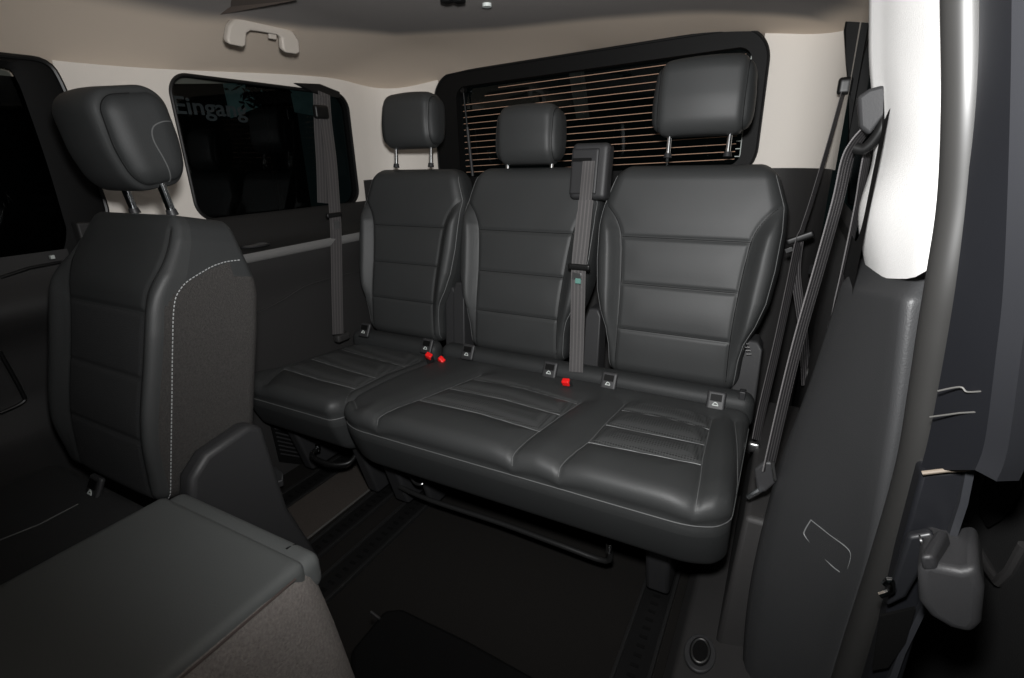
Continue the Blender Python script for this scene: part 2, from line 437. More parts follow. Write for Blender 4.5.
def isofix(parent, x, y, z):
    """small framed anchorage flap between cushion and back"""
    R = rotx(math.radians(-28))
    V, F = rbox(.023, .006, .026, .006, .004)
    o = MB().add(V@R.T+np.array((x, y, z)), F).build('anchor_flap', PLASTIC2, parent, angle=180)
    n = R@np.array((0, -1, 0)); c = np.array((x, y, z))+n*.0065
    MB().box(c+R@np.array((0, 0, .008)), (.014, .0012, .009), R).build('anchor_slot', BLACK, o)
    q = c+n*.0008
    mb = MB()
    for (a, b, w) in (((-.007, -.012), (.007, -.012), .0015), ((-.007, -.012), (-.002, -.004), .0015), ((-.002, -.004), (.004, -.006), .0015), ((.004, -.006), (.007, -.012), .0012)):
        mb.tube([q+R@np.array((a[0], 0, a[1])), q+R@np.array((b[0], 0, b[1]))], w, 6)
    mb.build('anchor_symbol', LABELW, o)
    return o

# ------------------------------------------------------------------ REAR BENCH (two places)
bench = thing('rear_bench', 'black leather two-place rear bench under the back window, cushion nearest the right pillar', 'car seat', (.21, -.2, 0))
def pz(px, py, z=.387): return tuple(P(px, py, 'z', z)[:2])
zT = .395
s0 = [pz(358, 416), pz(354, 405), pz(366, 389), pz(395, 375), pz(427, 362)]
s5 = [pz(733, 515), pz(738, 480), pz(737, 445), pz(735, 420)]
s1 = [pz(372, 436), pz(379, 425), pz(412, 409), pz(450, 391), pz(481, 374)]
s2 = [pz(508, 483), pz(513, 463), pz(540, 437), pz(581, 403)]
s3 = [pz(550, 498), pz(560, 475), pz(588, 449), pz(625, 403)]
s4 = [pz(694, 520), pz(699, 490), pz(702, 465), pz(712, 418)]
c_mid = [[pz(421, 406), pz(480, 419), pz(540, 438)], [pz(450, 392), pz(505, 403), pz(560, 419)], [pz(474, 380), pz(525, 389), pz(577, 405)]]
c_r = [[pz(588, 449), pz(645, 460), pz(700, 471)], [pz(606, 429), pz(650, 438), pz(704, 449)], [pz(622, 411), pz(665, 418), pz(709, 430)]]
ins1 = [pz(421, 406), pz(480, 419), pz(540, 438), pz(581, 403), pz(481, 374)]
ins2 = [pz(588, 449), pz(645, 460), pz(700, 471), pz(712, 418), pz(625, 403)]
cush, csf = cushion(bench, -.272, .700, -.535, -.035, .405, .222, [s0, s1, s2, s3, s4, s5], c_mid+c_r, [ins1, ins2])
# roll of leather behind the cushion
V, F = rbox(.49, .035, .05, .03, .008)
roll = MB().add(V+np.array((.215, -.015, .372)), F).build('rear_roll', LEATHER2, bench, angle=180)
H = .605
bR, sR = std_back(bench, .472, .075, .385, H, 1.05, shear=.0)
bM, sM = std_back(bench, -.012, .075, .385, H, 1.01, shear=.02)
headrest(bench, (.478, .165, 1.150), .126, .052, .094, math.radians(8), .050)
headrest(bench, (-.022, .165, 1.078), .112, .052, .087, math.radians(8), .022)
for a, b in ((468, 352), (550, 370), (609, 381), (716, 401)):
    q = P(a, b, 'y', -.065); isofix(bench, *q)
# shoulder housing for the centre belt
V, F = rbox(.055, .028, .077, .014, .005)
R = rotx(math.radians(-10)); sh = MB().add(V@R.T+np.array((.200, .105, .970)), F).build('belt_housing', PLASTIC2, bench, angle=180)
V, F = rbox(.040, .004, .062, .004, .004); MB().add(V@R.T+np.array((.188, .076, .973)), F).build('housing_face', PLASTIC, sh, angle=180)
MB().box(np.array((.183, .0695, 1.005)), (.027, .0035, .004), R).build('belt_slot', BLACK, sh)
# recliner bracket towers between the backs
def tower(parent, x, w, y, z0, z1, nm='recliner_cover'):
    pts = [(x-w, y, z0), (x+w, y, z0), (x+w*.9, y+.02, z1-.02), (x+w*.5, y+.03, z1), (x-w*.6, y+.03, z1), (x-w*.9, y+.02, z1-.03)]
    return MB().prism(pts, (0, .07, 0)).build(nm, PLASTIC2, parent, bevel=.006)
tower(bench, -.245, .024, .025, .36, .62)
tower(bench, .235, .026, .03, .36, .58)
tw = tower(bench, .672, .034, .05, .30, .535)
mb = MB()
for i in range(4):
    q = P(744+i*.8, 344+i*3.4, 'y', .046); mb.tube([q, q+np.array((.012, 0, .002))], .0012, 5)
mb.build('cover_ribs', STEEL, tw)
MB().box(P(742, 398, 'y', -.03), (.008, .012, .022)).build('tilt_lever', PLASTIC, bench, bevel=.003)
MB().box(P(589, 378, 'y', 0.0), (.007, .01, .028), rotx(-.2)).build('recline_lever', BLACKG, bench, bevel=.003)
# frame and legs below
MB().box((.215, -.22, .225), (.45, .18, .018)).build('seat_pan', PLASTIC, bench, bevel=.01)
def leg(parent, x, w, y0=-.40, y1=-.12, fw=0):
    pts = [(x-w, y0+.03, .025), (x-w, y1, .025), (x-w, y1+.05, .25), (x-w, y0-.03, .25)]
    return MB().prism(pts, (2*w, 0, 0)).build('leg', PLASTIC, parent, bevel=.01)
leg(bench, -.215, .028); leg(bench, .56, .028)
leg(bench, -.12, .012, -.38)
pts = [P(400, 487, 'z', .10), P(430, 500, 'z', .10), P(500, 523, 'z', .10), P(560, 545, 'z', .10), P(606, 561, 'z', .10), P(609, 548, 'z', .155)]
rod = MB().tube(spline(pts, 4), .007, 10).build('slide_bar', DSTEEL, bench)
MB().tube([pts[-1]-np.array((0, 0, .012)), pts[-1]+np.array((0, 0, .014))], .0075, 10).build('bar_tip', CHROME, rod)
pts = [P(408, 470, 'y', -.38), P(414, 482, 'y', -.40), P(422, 484, 'y', -.40), P(424, 478, 'y', -.38)]
MB().tube(spline(pts, 5), .004, 8).build('release_hook', STEEL, bench)
MB().box((.63, -.13, .30), (.016, .12, .05)).build('hinge_plate', PLASTIC, bench, bevel=.005)

# ------------------------------------------------------------------ REAR SINGLE SEAT
single = thing('rear_single_seat', 'black leather single rear seat at the left beside the side window', 'car seat', (-.47, -.2, 0))
a1 = [pz(268, 392, .372), pz(285, 374, .372), pz(335, 350, .372), pz(372, 337, .372)]
a2 = [pz(338, 423, .372), pz(352, 398, .372), pz(385, 378, .372), pz(420, 360, .372)]
cc = [[pz(285, 374, .372), pz(322, 386, .372), pz(356, 395, .372)], [pz(312, 362, .372), pz(345, 373, .372), pz(376, 382, .372)], [pz(342, 349, .372), pz(375, 359, .372), pz(405, 367, .372)]]
insA = [pz(285, 374, .372), pz(322, 386, .372), pz(356, 395, .372), pz(420, 360, .372), pz(372, 337, .372)]
cushion(single, -.690, -.282, -.515, -.035, .392, .225, [a1, a2], cc, [insA])
V, F = rbox(.195, .035, .05, .03, .008)
MB().add(V+np.array((-.49, -.015, .368)), F).build('rear_roll', LEATHER2, single, angle=180)
std_back(single, -.472, .075, .385, H, .96, shear=.03)
headrest(single, (-.470, .165, 1.140), .118, .052, .088, math.radians(8), .058)
for a, b in ((365, 330), (427, 346)):
    isofix(single, *P(a, b, 'y', -.06))
tower(single, -.285, .02, .03, .36, .60)
MB().box((-.49, -.22, .228), (.17, .18, .016)).build('seat_pan', PLASTIC, single, bevel=.01)
leg(single, -.33, .022); leg(single, -.62, .022)
pts = [P(318, 448, 'z', .16), P(312, 456, 'z', .16), P(330, 464, 'z', .155), P(348, 463, 'z', .155), P(356, 454, 'z', .17), P(355, 450, 'z', .19)]
lv = MB().tube(spline(pts, 5), .0075, 10).build('slide_handle', BLACKG, single)
for k in (0, 5): MB().tube([pts[k]-np.array((0, 0, .008)), pts[k]+np.array((0, 0, .012))], .0078, 10).build('handle_tip', CHROME, lv)

# ------------------------------------------------------------------ MIDDLE ROW SEAT (left)
mid = thing('middle_row_seat', 'black upright middle-row seat with speckled fabric side and raised headrest, left foreground', 'car seat', (-.5, -.95, 0))
Hm = .558
Lm = [(-.165, .50), (-.158, .42), (-.150, .33), (-.158, .15), (-.16, 0)]
Rm = [(.205, .44), (.165, .30), (.16, .15), (.16, 0)]
def fab(ff, fc, m):
    poly = [(-.075, -.05), (-.075, .39), (-.055, .435), (-.01, .462), (.04, .475), (.12, .48), (.12, -.05)]
    sel = (ff[:, 0] > .165) & in_poly(ff[:, 1], fc[:, 2], poly)
    m[sel] = 3
    m[(ff[:, 1] > .04)] = 3
    m[(ff[:, 1] > .04) & (fc[:, 2] > .45)] = 1
    return m
profm = [(0, .172), (.3, .18), (.6, .188), (.8, .186), (.92, .170), (1, .150)]
Lc = [(-.165, .53), (-.150, .46), (-.125, .38), (-.118, .2), (-.122, 0)]
Rc = [(.145, .53), (.165, .46), (.152, .38), (.148, .2), (.150, 0)]
crossm = [[(-.122, .375), (.152, .375)], [(-.119, .25), (.148, .25)], [(-.12, .13), (.148, .13)]]
insm = [(-.122, .375), (-.118, .2), (-.122, 0), (.150, 0), (.148, .2), (.152, .375)]
bk, smf = backrest('backrest', mid, -.452, -.862, .372, Hm, .177, .103, math.radians(13), profm, [Lc, Rc], crossm, insm, [LEATHER, LEATHER2, CLOTH, FABRIC], side_fn=fab, bol=.016, ytap=.42, rad=.026)
# white dashed side stitching
pl = spline([(-.082, -.0), (-.083, .20), (-.082, .37), (-.066, .425), (-.02, .458), (.02, .475), (.06, .482)], 14)
ln = smf.line([(1, p[0], p[1]) for p in pl], (-1, 0, 0), .0006)
if len(ln) > 2:
    mb = MB(); 
    # resample to short stitches
    D = np.r_[0, np.cumsum(np.linalg.norm(np.diff(ln, axis=0), axis=1))]
    t = 0
    while t < D[-1]-.006:
        a = np.array([np.interp(t, D, ln[:, i]) for i in range(3)]); b = np.array([np.interp(t+.0045, D, ln[:, i]) for i in range(3)])
        mb.tube([a, b], .0011, 5); t += .0075
    mb.build('side_stitching', WSTITCH, bk)
for pl_, nm in ((Lc, 'panel_seam'), (Rc, 'panel_seam')):
    ln = smf.line([(p[0], -1, p[1]) for p in spline(pl_, 7)], (0, 1, 0), -.0002)
    if len(ln) > 2: MB().tube(ln, .0012, 5).build(nm, SEAM, bk)
headrest(mid, (-.442, -.775, 1.066), .099, .066, .092, math.radians(-8), .05, px=.068, pr=.0078, sub=True)
def pyz(px, py, x): q = P(px, py, 'x', x); return q
pts = [(-.276, -.935, .05), (-.276, -.930, .40), (-.276, -.918, .445), (-.276, -.880, .478), (-.276, -.78, .495), (-.276, -.75, .475), (-.276, -.74, .36), (-.276, -.73, .25), (-.276, -.69, .12), (-.276, -.67, .05)]
MB().prism(pts, (.045, 0, 0)).build('hinge_cover', PLASTIC2, mid, bevel=.014, seg=4)
V, F = rbox(.215, .24, .065, .04, .008)
V[:, 2] += .012*np.exp(-((V[:, 1]+.16)/.1)**2)
MB().add(V+np.array((-.50, -1.19, .318)), F).build('cushion', CLOTH, mid, angle=180)
MB().tube([P(0, 540, 'z', .385), P(40, 524, 'z', .385), P(78, 504, 'z', .384)], .0012, 6).build('edge_piping', SEAM2, mid)
isofix(mid, *P(95, 488, 'y', -.985))
MB().box((-.5, -1.12, .145), (.18, .20, .145)).build('seat_base', PLASTIC, mid, bevel=.02)

# ------------------------------------------------------------------ FOLDED MIDDLE SEAT
fold = thing('folded_seat', 'black middle-row seat with its back folded flat, grey fabric side, bottom left foreground', 'car seat', (.06, -1.3, 0))
V, F = rbox(.168, .31, .045, .014, .007)
W = V+np.array((.034, -1.318, .460))
fcs = face_centers(V, F); m = np.where(fcs[:, 0] > .172, 1, 0)
fb = MB().add(W, F, 0).build('folded_backrest', [LEATHER3], fold, angle=180)
mb = MB(); ys_ = [-1.62, -1.3, -1.08, -1.03, -1.005, -.99]; ins_ = [0, 0, .0, .004, .014, .034]
mb.loft([[(.15-i_, y, .498-i_*.3), (.192-i_, y, .498-i_*.3), (.204-i_, y, .492-i_*.4), (.222-i_, y, .45), (.245-i_, y, .38), (.270-i_, y, .28), (.285-i_, y, .17), (.285-i_, y, .04)] for y, i_ in zip(ys_, ins_)])
mb.add([(.116, -.99, .488), (.158, -.99, .488), (.170, -.99, .478), (.188, -.99, .45), (.211, -.99, .38), (.236, -.99, .28), (.251, -.99, .17), (.251, -.99, .04), (.116, -.99, .04)], [tuple(range(9))])
mb.build('side_padding', FABRIC2, fold, angle=50)
MB().tube([(.2035, -1.03, .492), (.2055, -1.15, .492), (.2055, -1.3, .492), (.2055, -1.55, .492)], .0016, 6).build('side_piping', mat('brown_piping', (.045, .032, .028), .7), fold)
MB().tube([(-.132, -1.035, .462), (-.135, -1.2, .478), (-.135, -1.6, .478)], .0016, 6).build('edge_piping', SEAM, fold)
V, F = rbox(.166, .022, .03, .018, .006)
lip = MB().add(V+np.array((.032, -1.000, .466)), F).build('rear_lip', LEATHER3, fold, angle=180)
MB().tube([(.150, -.978, .470), (.150, -.985, .492), (.150, -1.0, .4965)], .0016, 6).build('lip_seam', SEAM, lip)
MB().box((.07, -1.32, .136), (.165, .26, .136)).build('seat_base', PLASTIC, fold, bevel=.03)
V, F = rbox(.03, .30, .12, .025, .01)
MB().add(V+np.array((.350, -1.30, .15)), F).build('side_shell', PLASTIC, fold, angle=180)

MB().prism([P(350, 650, 'z', .14), P(384, 609, 'z', .14), P(402, 607, 'z', .14), P(470, 640, 'z', .14), P(560, 690, 'z', .14), P(500, 760, 'z', .14), P(350, 760, 'z', .14)], (0, 0, -.13)).build('seat_foot', mat('base_black', (.0018, .0018, .0018), .8, spec=.08), fold, bevel=.01)
MB().tube([P(371, 612, 'z', .150), P(380, 619, 'z', .150)], .003, 8).build('release_pin', STEEL, fold)
# ------------------------------------------------------------------ BELT BUCKLES
def buckle(label, x, y, z, ang, red=True, lean=-.25):
    t = thing('seat_belt_buckle', label, 'belt buckle', (x, y, z), 'red button buckles on the rear bench')
    R = np.array(Matrix.Rotation(ang, 3, 'Y')@Matrix.Rotation(lean, 3, 'X'))
    V, F = rbox(.013, .008, .026, .005, .004)
    MB().add(V@R.T+np.array((x, y, z)), F).build('buckle_body', PLASTIC, t, angle=180)
    V, F = rbox(.0115, .0085, .010, .004, .003)
    MB().add(V@R.T+np.array((x, y, z))+R@np.array((0, -.0015, .020)), F).build('release_button', RED, t, angle=180)
    MB().ribbon([np.array((x, y, z))+R@np.array((0, 0, -.02)), np.array((x, y+.01, z-.05))], (1, 0, 0), .02).build('buckle_strap', BELTD, t)
q = P(430, 359, 'y', -.10); buckle('red-button belt buckle between the left seats, leftmost of the pair', *q, .35, lean=.5)
q = P(441, 362, 'y', -.10); buckle('red-button belt buckle between the left seats, right one of the pair', *q, .7, lean=.5)
q = P(568, 390, 'y', -.115)+np.array((0, 0, .012)); buckle('lone red-button belt buckle between middle and right rear seats', *q, -.1, lean=.5)

# ------------------------------------------------------------------ SEAT BELTS
def wl(px, py, x): return P(px, py, 'x', x)
# centre belt
cb = thing('seat_belt', 'grey centre seat belt hanging from the shoulder housing between middle and right backrests', 'seat belt', group='seat belts of the rear cabin', loc=tuple(P(580, 270, 'y', 0)))
path = [P(589, 161, 'y', .062), P(588, 172, 'y', .050), P(584, 215, 'y', -.005), P(579, 262, 'y', -.025), P(578, 300, 'y', -.03), P(577, 340, 'y', -.035), P(576, 372, 'y', -.05)]
MB().ribbon(spline(path, 6), (1, .15, 0), [.034]*12+[.041]*25).build('webbing', BELT, cb)
path2 = [P(586, 200, 'y', .0), P(582, 240, 'y', -.028), P(579, 266, 'y', -.033)]
MB().ribbon(spline(path2, 6), (1, .15, 0), .040).build('webbing_fold', BELT, cb)
q = P(579, 267, 'y', -.040); V, F = rbox(.032, .005, .008, .004, .003)
tg = MB().add(V+q, F).build('belt_tongue', BLACKG, cb, angle=180)
MB().box(P(577, 276, 'y', -.042), (.013, .0015, .009)).build('tongue_plate', STEEL, tg, bevel=.001)
MB().box(P(578, 281, 'y', -.045), (.008, .0008, .007)).build('tongue_label', LABELT, tg)
# left belt
lb = thing('seat_belt', 'grey seat belt hanging over the left side window, fixed beside the single seat', 'seat belt', group='seat belts of the rear cabin', loc=tuple(wl(335, 200, -.73)))
sw = (0.1, 1, 0)
path = [wl(324, 93, -.775), wl(326, 120, -.755), wl(331, 160, -.735), wl(334, 200, -.71), wl(336, 235, -.688), wl(337, 290, -.672), wl(338, 334, -.665)]
MB().ribbon(spline(path, 6), sw, .046).build('webbing', BELT, lb)
path = [wl(319, 95, -.770), wl(320, 130, -.765), wl(322, 165, -.765), wl(323, 203, -.765)]
MB().ribbon(spline(path, 6), sw, .046).build('webbing_fold', BELT, lb)
q = wl(321, 112, -.755); V, F = rbox(.010, .030, .022, .008, .004)
MB().add(V+q, F).build('upper_guide', BLACKG, lb, angle=180)
q = wl(334, 215, -.697); V, F = rbox(.006, .034, .008, .004, .003)
MB().add(V+q, F).build('belt_tongue', BLACKG, lb, angle=180)
MB().box(wl(337, 225, -.690), (.001, .012, .014)).build('tongue_plate', STEEL, lb)
q = wl(342, 337, -.668); V, F = rbox(.014, .03, .014, .008, .005)
MB().add(V+q, F).build('floor_anchor', TRIMDARK, lb, angle=180)

# right belts
rb = thing('seat_belt', 'thin black seat belt from the right rear corner post running down past the bench', 'seat belt', group='seat belts of the rear cabin', loc=tuple(P(800, 238, 'y', .15)))
path = [P(845, 86, 'y', .26), P(830, 140, 'y', .22), P(812, 200, 'y', .17), P(800, 238, 'y', .13), P(790, 285, 'y', .06), P(776, 350, 'y', -.03), P(762, 410, 'y', -.12), P(756, 440, 'y', -.16)]
MB().ribbon(spline(path, 6), (.45, 1, 0), [.022]*18+[.036]*31).build('webbing', BELTD, rb)
path = [P(799, 240, 'y', .13), P(796, 275, 'y', .12), P(803, 330, 'y', .10), P(806, 385, 'y', .08)]
MB().ribbon(spline(path, 5), (1, .6, 0), .024).build('lower_webbing', BELTD, rb)
q = P(845, 86, 'y', .255); V, F = rbox(.016, .010, .020, .008, .004)
MB().add(V+q, F).build('upper_guide', BLACKG, rb, angle=180)
q = P(800, 238, 'y', .12); R = np.array(Matrix.Rotation(math.radians(-25), 3, 'Y')); V, F = rbox(.032, .006, .009, .005, .003)
o = MB().add(V@R.T+q, F).build('belt_tongue', BLACKG, rb, angle=180)
MB().box(P(789, 250, 'y', .118), (.009, .002, .006), R).build('tongue_plate', DSTEEL, o, bevel=.001)
q = P(754, 447, 'y', -.17); V, F = rbox(.013, .008, .013, .006, .004)
MB().add(V+q, F).build('lower_buckle', STEEL, rb, angle=180)

pb = thing('seat_belt', 'black striped seat belt looped from the guide on the white pillar down to its anchor', 'seat belt', group='seat belts of the rear cabin', loc=tuple(P(850, 150, 'y', -.33)))
path = [P(868, 128, 'y', -.36), P(856, 142, 'y', -.355), P(847, 160, 'y', -.35), P(838, 200, 'y', -.35), P(820, 265, 'y', -.36), P(800, 335, 'y', -.38), P(785, 395, 'y', -.40), P(768, 470, 'y', -.43)]
MB().ribbon(spline(path, 6), (.5, 1, 0), .040, th=.002).build('front_webbing', BELTD, pb)
path = [P(868, 148, 'y', -.345), P(864, 170, 'y', -.33), P(858, 205, 'y', -.30), P(842, 280, 'y', -.26), P(826, 345, 'y', -.22), P(814, 392, 'y', -.20)]
MB().ribbon(spline(path, 6), (.4, 1, 0), .030, th=.002).build('rear_webbing', BELTD, pb)
pts = [P(856, 98, 'y', -.375), P(868, 90, 'y', -.378), P(883, 86, 'y', -.385), P(886, 96, 'y', -.39), P(886, 112, 'y', -.39), P(878, 122, 'y', -.385), P(868, 136, 'y', -.38), P(858, 128, 'y', -.375)]
gu = MB().prism(pts, np.array((0, -.022, 0))).build('upper_guide', PLASTIC2, pb, bevel=.005)
pts = [P(886, 108, 'y', -.40), P(883, 125, 'y', -.40), P(874, 140, 'y', -.395), P(864, 149, 'y', -.39), P(855, 148, 'y', -.385)]
MB().tube(spline(pts, 5), .008, 10).build('guide_loop', BLACKG, gu)
an = thing('belt_anchor', 'chromed belt anchor and stalk at the floor side of the bench, right', 'belt anchor', tuple(P(766, 485, 'y', -.43)))
pts = [P(754, 470, 'y', -.44), P(764, 462, 'y', -.44), P(774, 463, 'y', -.44), P(777, 482, 'y', -.44), P(766, 492, 'y', -.44), P(757, 494, 'y', -.44)]
MB().prism(pts, (0, .010, 0)).build('anchor_plate', PLASTIC2, an, bevel=.004)
MB().tube([P(772, 462, 'y', -.447), P(775, 480, 'y', -.447)], .003, 6).build('anchor_edge', STEEL, an)
MB().tube([P(760, 490, 'y', -.445), P(748, 497, 'y', -.44)], .005, 8).build('anchor_bolt', CHROME, an)

# ------------------------------------------------------------------ SETTING
def struct(o): o['kind'] = 'structure'; return o
def rrect(a0, a1, b0, b1, r, n=12):
    pts = []
    for (ca, cb_, st) in ((a1-r, b1-r, 0), (a0+r, b1-r, 90), (a0+r, b0+r, 180), (a1-r, b0+r, 270)):
        for k in range(n+1):
            t = math.radians(st+90*k/n); pts.append((ca+r*math.cos(t), cb_+r*math.sin(t)))
    return pts
def rect_match(inner, a0, a1, b0, b1):
    ca = sum(p[0] for p in inner)/len(inner); cb_ = sum(p[1] for p in inner)/len(inner)
    out = []; n = len(inner)//4
    cs = [(a1, b1), (a0, b1), (a0, b0), (a1, b0)]
    for i, p in enumerate(inner):
        q = i//n; k = i % n; A, B = cs[q]
        if k < n/2-.5: out.append((A, p[1]) if q in (0, 2) else (p[0], B))
        elif k > n/2-.5: out.append((p[0], B) if q in (0, 2) else (A, p[1]))
        else: out.append((A, B))
    return out
def plate(mb, outer, inner, fn, m=0):
    n = len(inner); V = [fn(*p) for p in outer]+[fn(*p) for p in inner]
    mb.add(V, [(i, (i+1) % n, (i+1) % n+n, i+n) for i in range(n)], m)

# floor
mb = MB().box((0, -.75, -.012), (.98, 1.3, .012)); struct(mb.build('floor', CARPET_SHADED))
# floor rails
def rail(i, x, y0, y1, w=.034):
    t = thing('trim_%d' % i, None, None, (x, (y0+y1)/2, 0), kind='structure')
    MB().box((x, (y0+y1)/2, .003), (w, (y1-y0)/2, .003)).build('rail_bed', BLACKG, t, bevel=.001)
    for s_ in (-1, 1): MB().box((x+s_*w, (y0+y1)/2, .006), (.004, (y1-y0)/2, .006)).build('rail_lip', DSTEEL, t, bevel=.001)
    mb = MB()
    for k in range(int((y1-y0)/.025)): mb.box((x, y0+.012+k*.025, .0068), (.009, .004, .001))
    mb.build('rail_slots', BLACK, t)
rail(1, -.575, -1.1, .1); rail(2, -.315, -1.1, .1, .030); rail(3, -.185, -1.1, .1); rail(4, .56, -1.1, .1)
struct(MB().box((-.372, -.5, .004), (.0018, .6, .003)).build('trim_5', TRIMDARK2, bevel=.001))

struct(MB().box((-.468, -.5, .002), (.090, .6, .002)).build('trim_11', CARPET_LIT))
struct(MB().box((-.25, -.5, .002), (.026, .6, .002)).build('trim_12', CARPET_SHADED))
# ceiling
def zc(x, y):
    k = .115-.055*float(sm(np.array((y+.75)/1.0)))
    zr = 1.362-k*1.1*max(0, (abs(x)-.36)/.46)**2
    return zr-.014*max(0, min(1.1, (y-.10)/.36))**2*(1+2.2*max(0, min(1, (-x+.05)/.5)))
mb = MB(); xs = np.linspace(-.86, .86, 130); ys = np.linspace(-2.0, .50, 140)
mb.loft([[(x, y, zc(x, y)) for x in xs] for y in ys]); 
cpoly = [(-.58, -2.1), (-.56, -.50), (-.50, -.24), (-.37, -.01), (-.09, .10), (.19, .15), (.55, .26), (.72, .28), (.78, .1), (.78, -2.1)]
ceil = struct(mb.build('ceiling', HEADC, angle=180))
vv = np.array([v.co[:] for v in ceil.data.vertices])
dd = seg_dist(vv[:, 0], vv[:, 1], cpoly+cpoly[:1])*np.where(in_poly(vv[:, 0], vv[:, 1], cpoly), 1, -1)
at_ = ceil.data.attributes.new('panel', 'FLOAT', 'POINT'); at_.data.foreach_set('value', sm((dd+.045)/.09))
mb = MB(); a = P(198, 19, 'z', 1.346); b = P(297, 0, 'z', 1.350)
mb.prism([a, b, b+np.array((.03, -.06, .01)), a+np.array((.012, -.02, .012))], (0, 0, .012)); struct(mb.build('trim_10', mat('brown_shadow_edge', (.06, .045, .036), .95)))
# left wall
LX = -.80
wL = thing('wall_left', None, None, (LX, -.4, 0), kind='structure')
inner = rrect(-.447, .20, .864, 1.248, .055)
outer = rect_match(inner, -.70, .26, .80, 1.34)
mb = MB(); plate(mb, outer, inner, lambda a, b: (LX, a, b)); mb.build('window_surround', CREAM, wL, angle=30)
inner2 = [(a, b) for a, b in inner]
mb = MB(); n = len(inner); mb.add([(LX, a, b) for a, b in inner]+[(LX-.03, a, b) for a, b in inner], [(i, (i+1) % n, (i+1) % n+n, i+n) for i in range(n)]); mb.build('window_reveal', BLACK, wL)
# lower trim with shelf
prof = lambda y: [(LX+.002, y, .866), (LX+.02, y, .855), (LX+.04, y, .80), (LX+.055, y, .775), (LX+.10, y, .768), (LX+.11, y, .762)]
mb = MB(); mb.loft([prof(y) for y in np.linspace(-.72, .40, 12)]); mb.build('shelf', mat('shelf_black', (.011, .0108, .0105), .6, bump=.15, scale=400, spec=.3), wL, angle=60)
prof = lambda y: [(LX+.1103, y, .764+.02*(y+.4)*.3), (LX+.114, y, .760), (LX+.114, y, .742), (LX+.106, y, .736)]
mb = MB(); mb.loft([prof(y) for y in np.linspace(-.72, .40, 12)]); mb.build('shelf_edge_strip', STRIPG, wL, angle=60)
def lw(y, z):
    return LX+.105-.03*sm(np.array((.74-z)/.15))+.02*sm(np.array((.45-z)/.3))
mb = MB(); mb.loft([[(float(lw(y, z)), y, z) for z in np.linspace(.74, 0, 30)] for y in np.linspace(-.74, .42, 12)]); mb.build('lower_panel', TRIMDARK, wL, angle=60)
# moulding line on the lower panel
pts = [P(200, 340, 'x', LX+.085), P(250, 318, 'x', LX+.085), P(285, 300, 'x', LX+.085), P(310, 285, 'x', LX+.085), P(350, 274, 'x', LX+.085), P(368, 270, 'x', LX+.085)]
pts = [np.array((float(lw(0, p[2]))+.001, p[1], p[2])) for p in pts]
MB().tube(spline(pts, 6), .0035, 8).build('moulding_line', TRIMDARK, wL)
# cup recess in the shelf
c = P(250, 246, 'z', .775); mb = MB()
ring = [(c[0]+.030*math.cos(t), c[1]+.045*math.sin(t), .776) for t in np.linspace(0, 2*math.pi, 32, endpoint=False)]
cup = thing('cup_holder', 'small oval black cup recess in the left window shelf', 'cup holder', tuple(c))
MB().tube([(-.745+.028*math.cos(t)+.02, c[1]+.045*math.sin(t), .779) for t in np.linspace(0, 2*math.pi, 32, endpoint=False)], .003, 6, closed=True).build('cup_rim', PLASTIC, cup)
V = [(-.745+.02+.027*math.cos(t), c[1]+.044*math.sin(t), .779) for t in np.linspace(0, 2*math.pi, 32, endpoint=False)]
MB().add(V, [tuple(range(32))]).build('cup_floor', STRIPG, cup)
# speaker grille low on the left panel
gr = thing('speaker_grille', 'black slotted grille low on the left wall behind the middle-row seat', 'grille', tuple(P(288, 435, 'x', -.70)))
mb = MB()
for k in range(9):
    a = P(273+k*1.0, 420+k*4.2, 'x', -.695); b = P(300+k*1.2, 428+k*3.8, 'x', -.695); mb.tube([a, b], .0028, 6)
mb.build('grille_slats', PLASTIC2, gr)
MB().prism([P(268, 412, 'x', -.70), P(306, 424, 'x', -.70), P(314, 466, 'x', -.70), P(280, 462, 'x', -.70)], (-.006, 0, 0)).build('grille_backing', BLACK, gr)
MB().prism([P(262, 475, 'z', .07), P(276, 471, 'z', .07), P(284, 478, 'z', .07), P(284, 486, 'z', .05), P(268, 491, 'z', .05)], (0, 0, .02)).build('grille_catch', PLASTIC2, gr, bevel=.003)

# quarter window left
w1 = thing('window_1', None, None, (LX-.02, -.12, 1.06), kind='structure')
loop = rrect(-.45, .203, .860, 1.251, .055)
MB().add([(LX-.02, a, b) for a, b in loop], [tuple(range(len(loop)))]).build('pane', GLASS, w1)
MB().tube([(LX+.001, a, b) for a, b in rrect(-.449, .202, .861, 1.250, .055)], .005, 8, closed=True).build('window_seal', BLACKG, w1)
# sunblind corner cap in the upper rear corner of the pane
MB().prism([wl(292, 83, LX+.005), wl(318, 84, LX+.005), wl(338, 92, LX+.005), wl(338, 98, LX+.005), wl(318, 96, LX+.005)], (.012, 0, 0)).build('corner_cap', BLACKG, w1, bevel=.004)

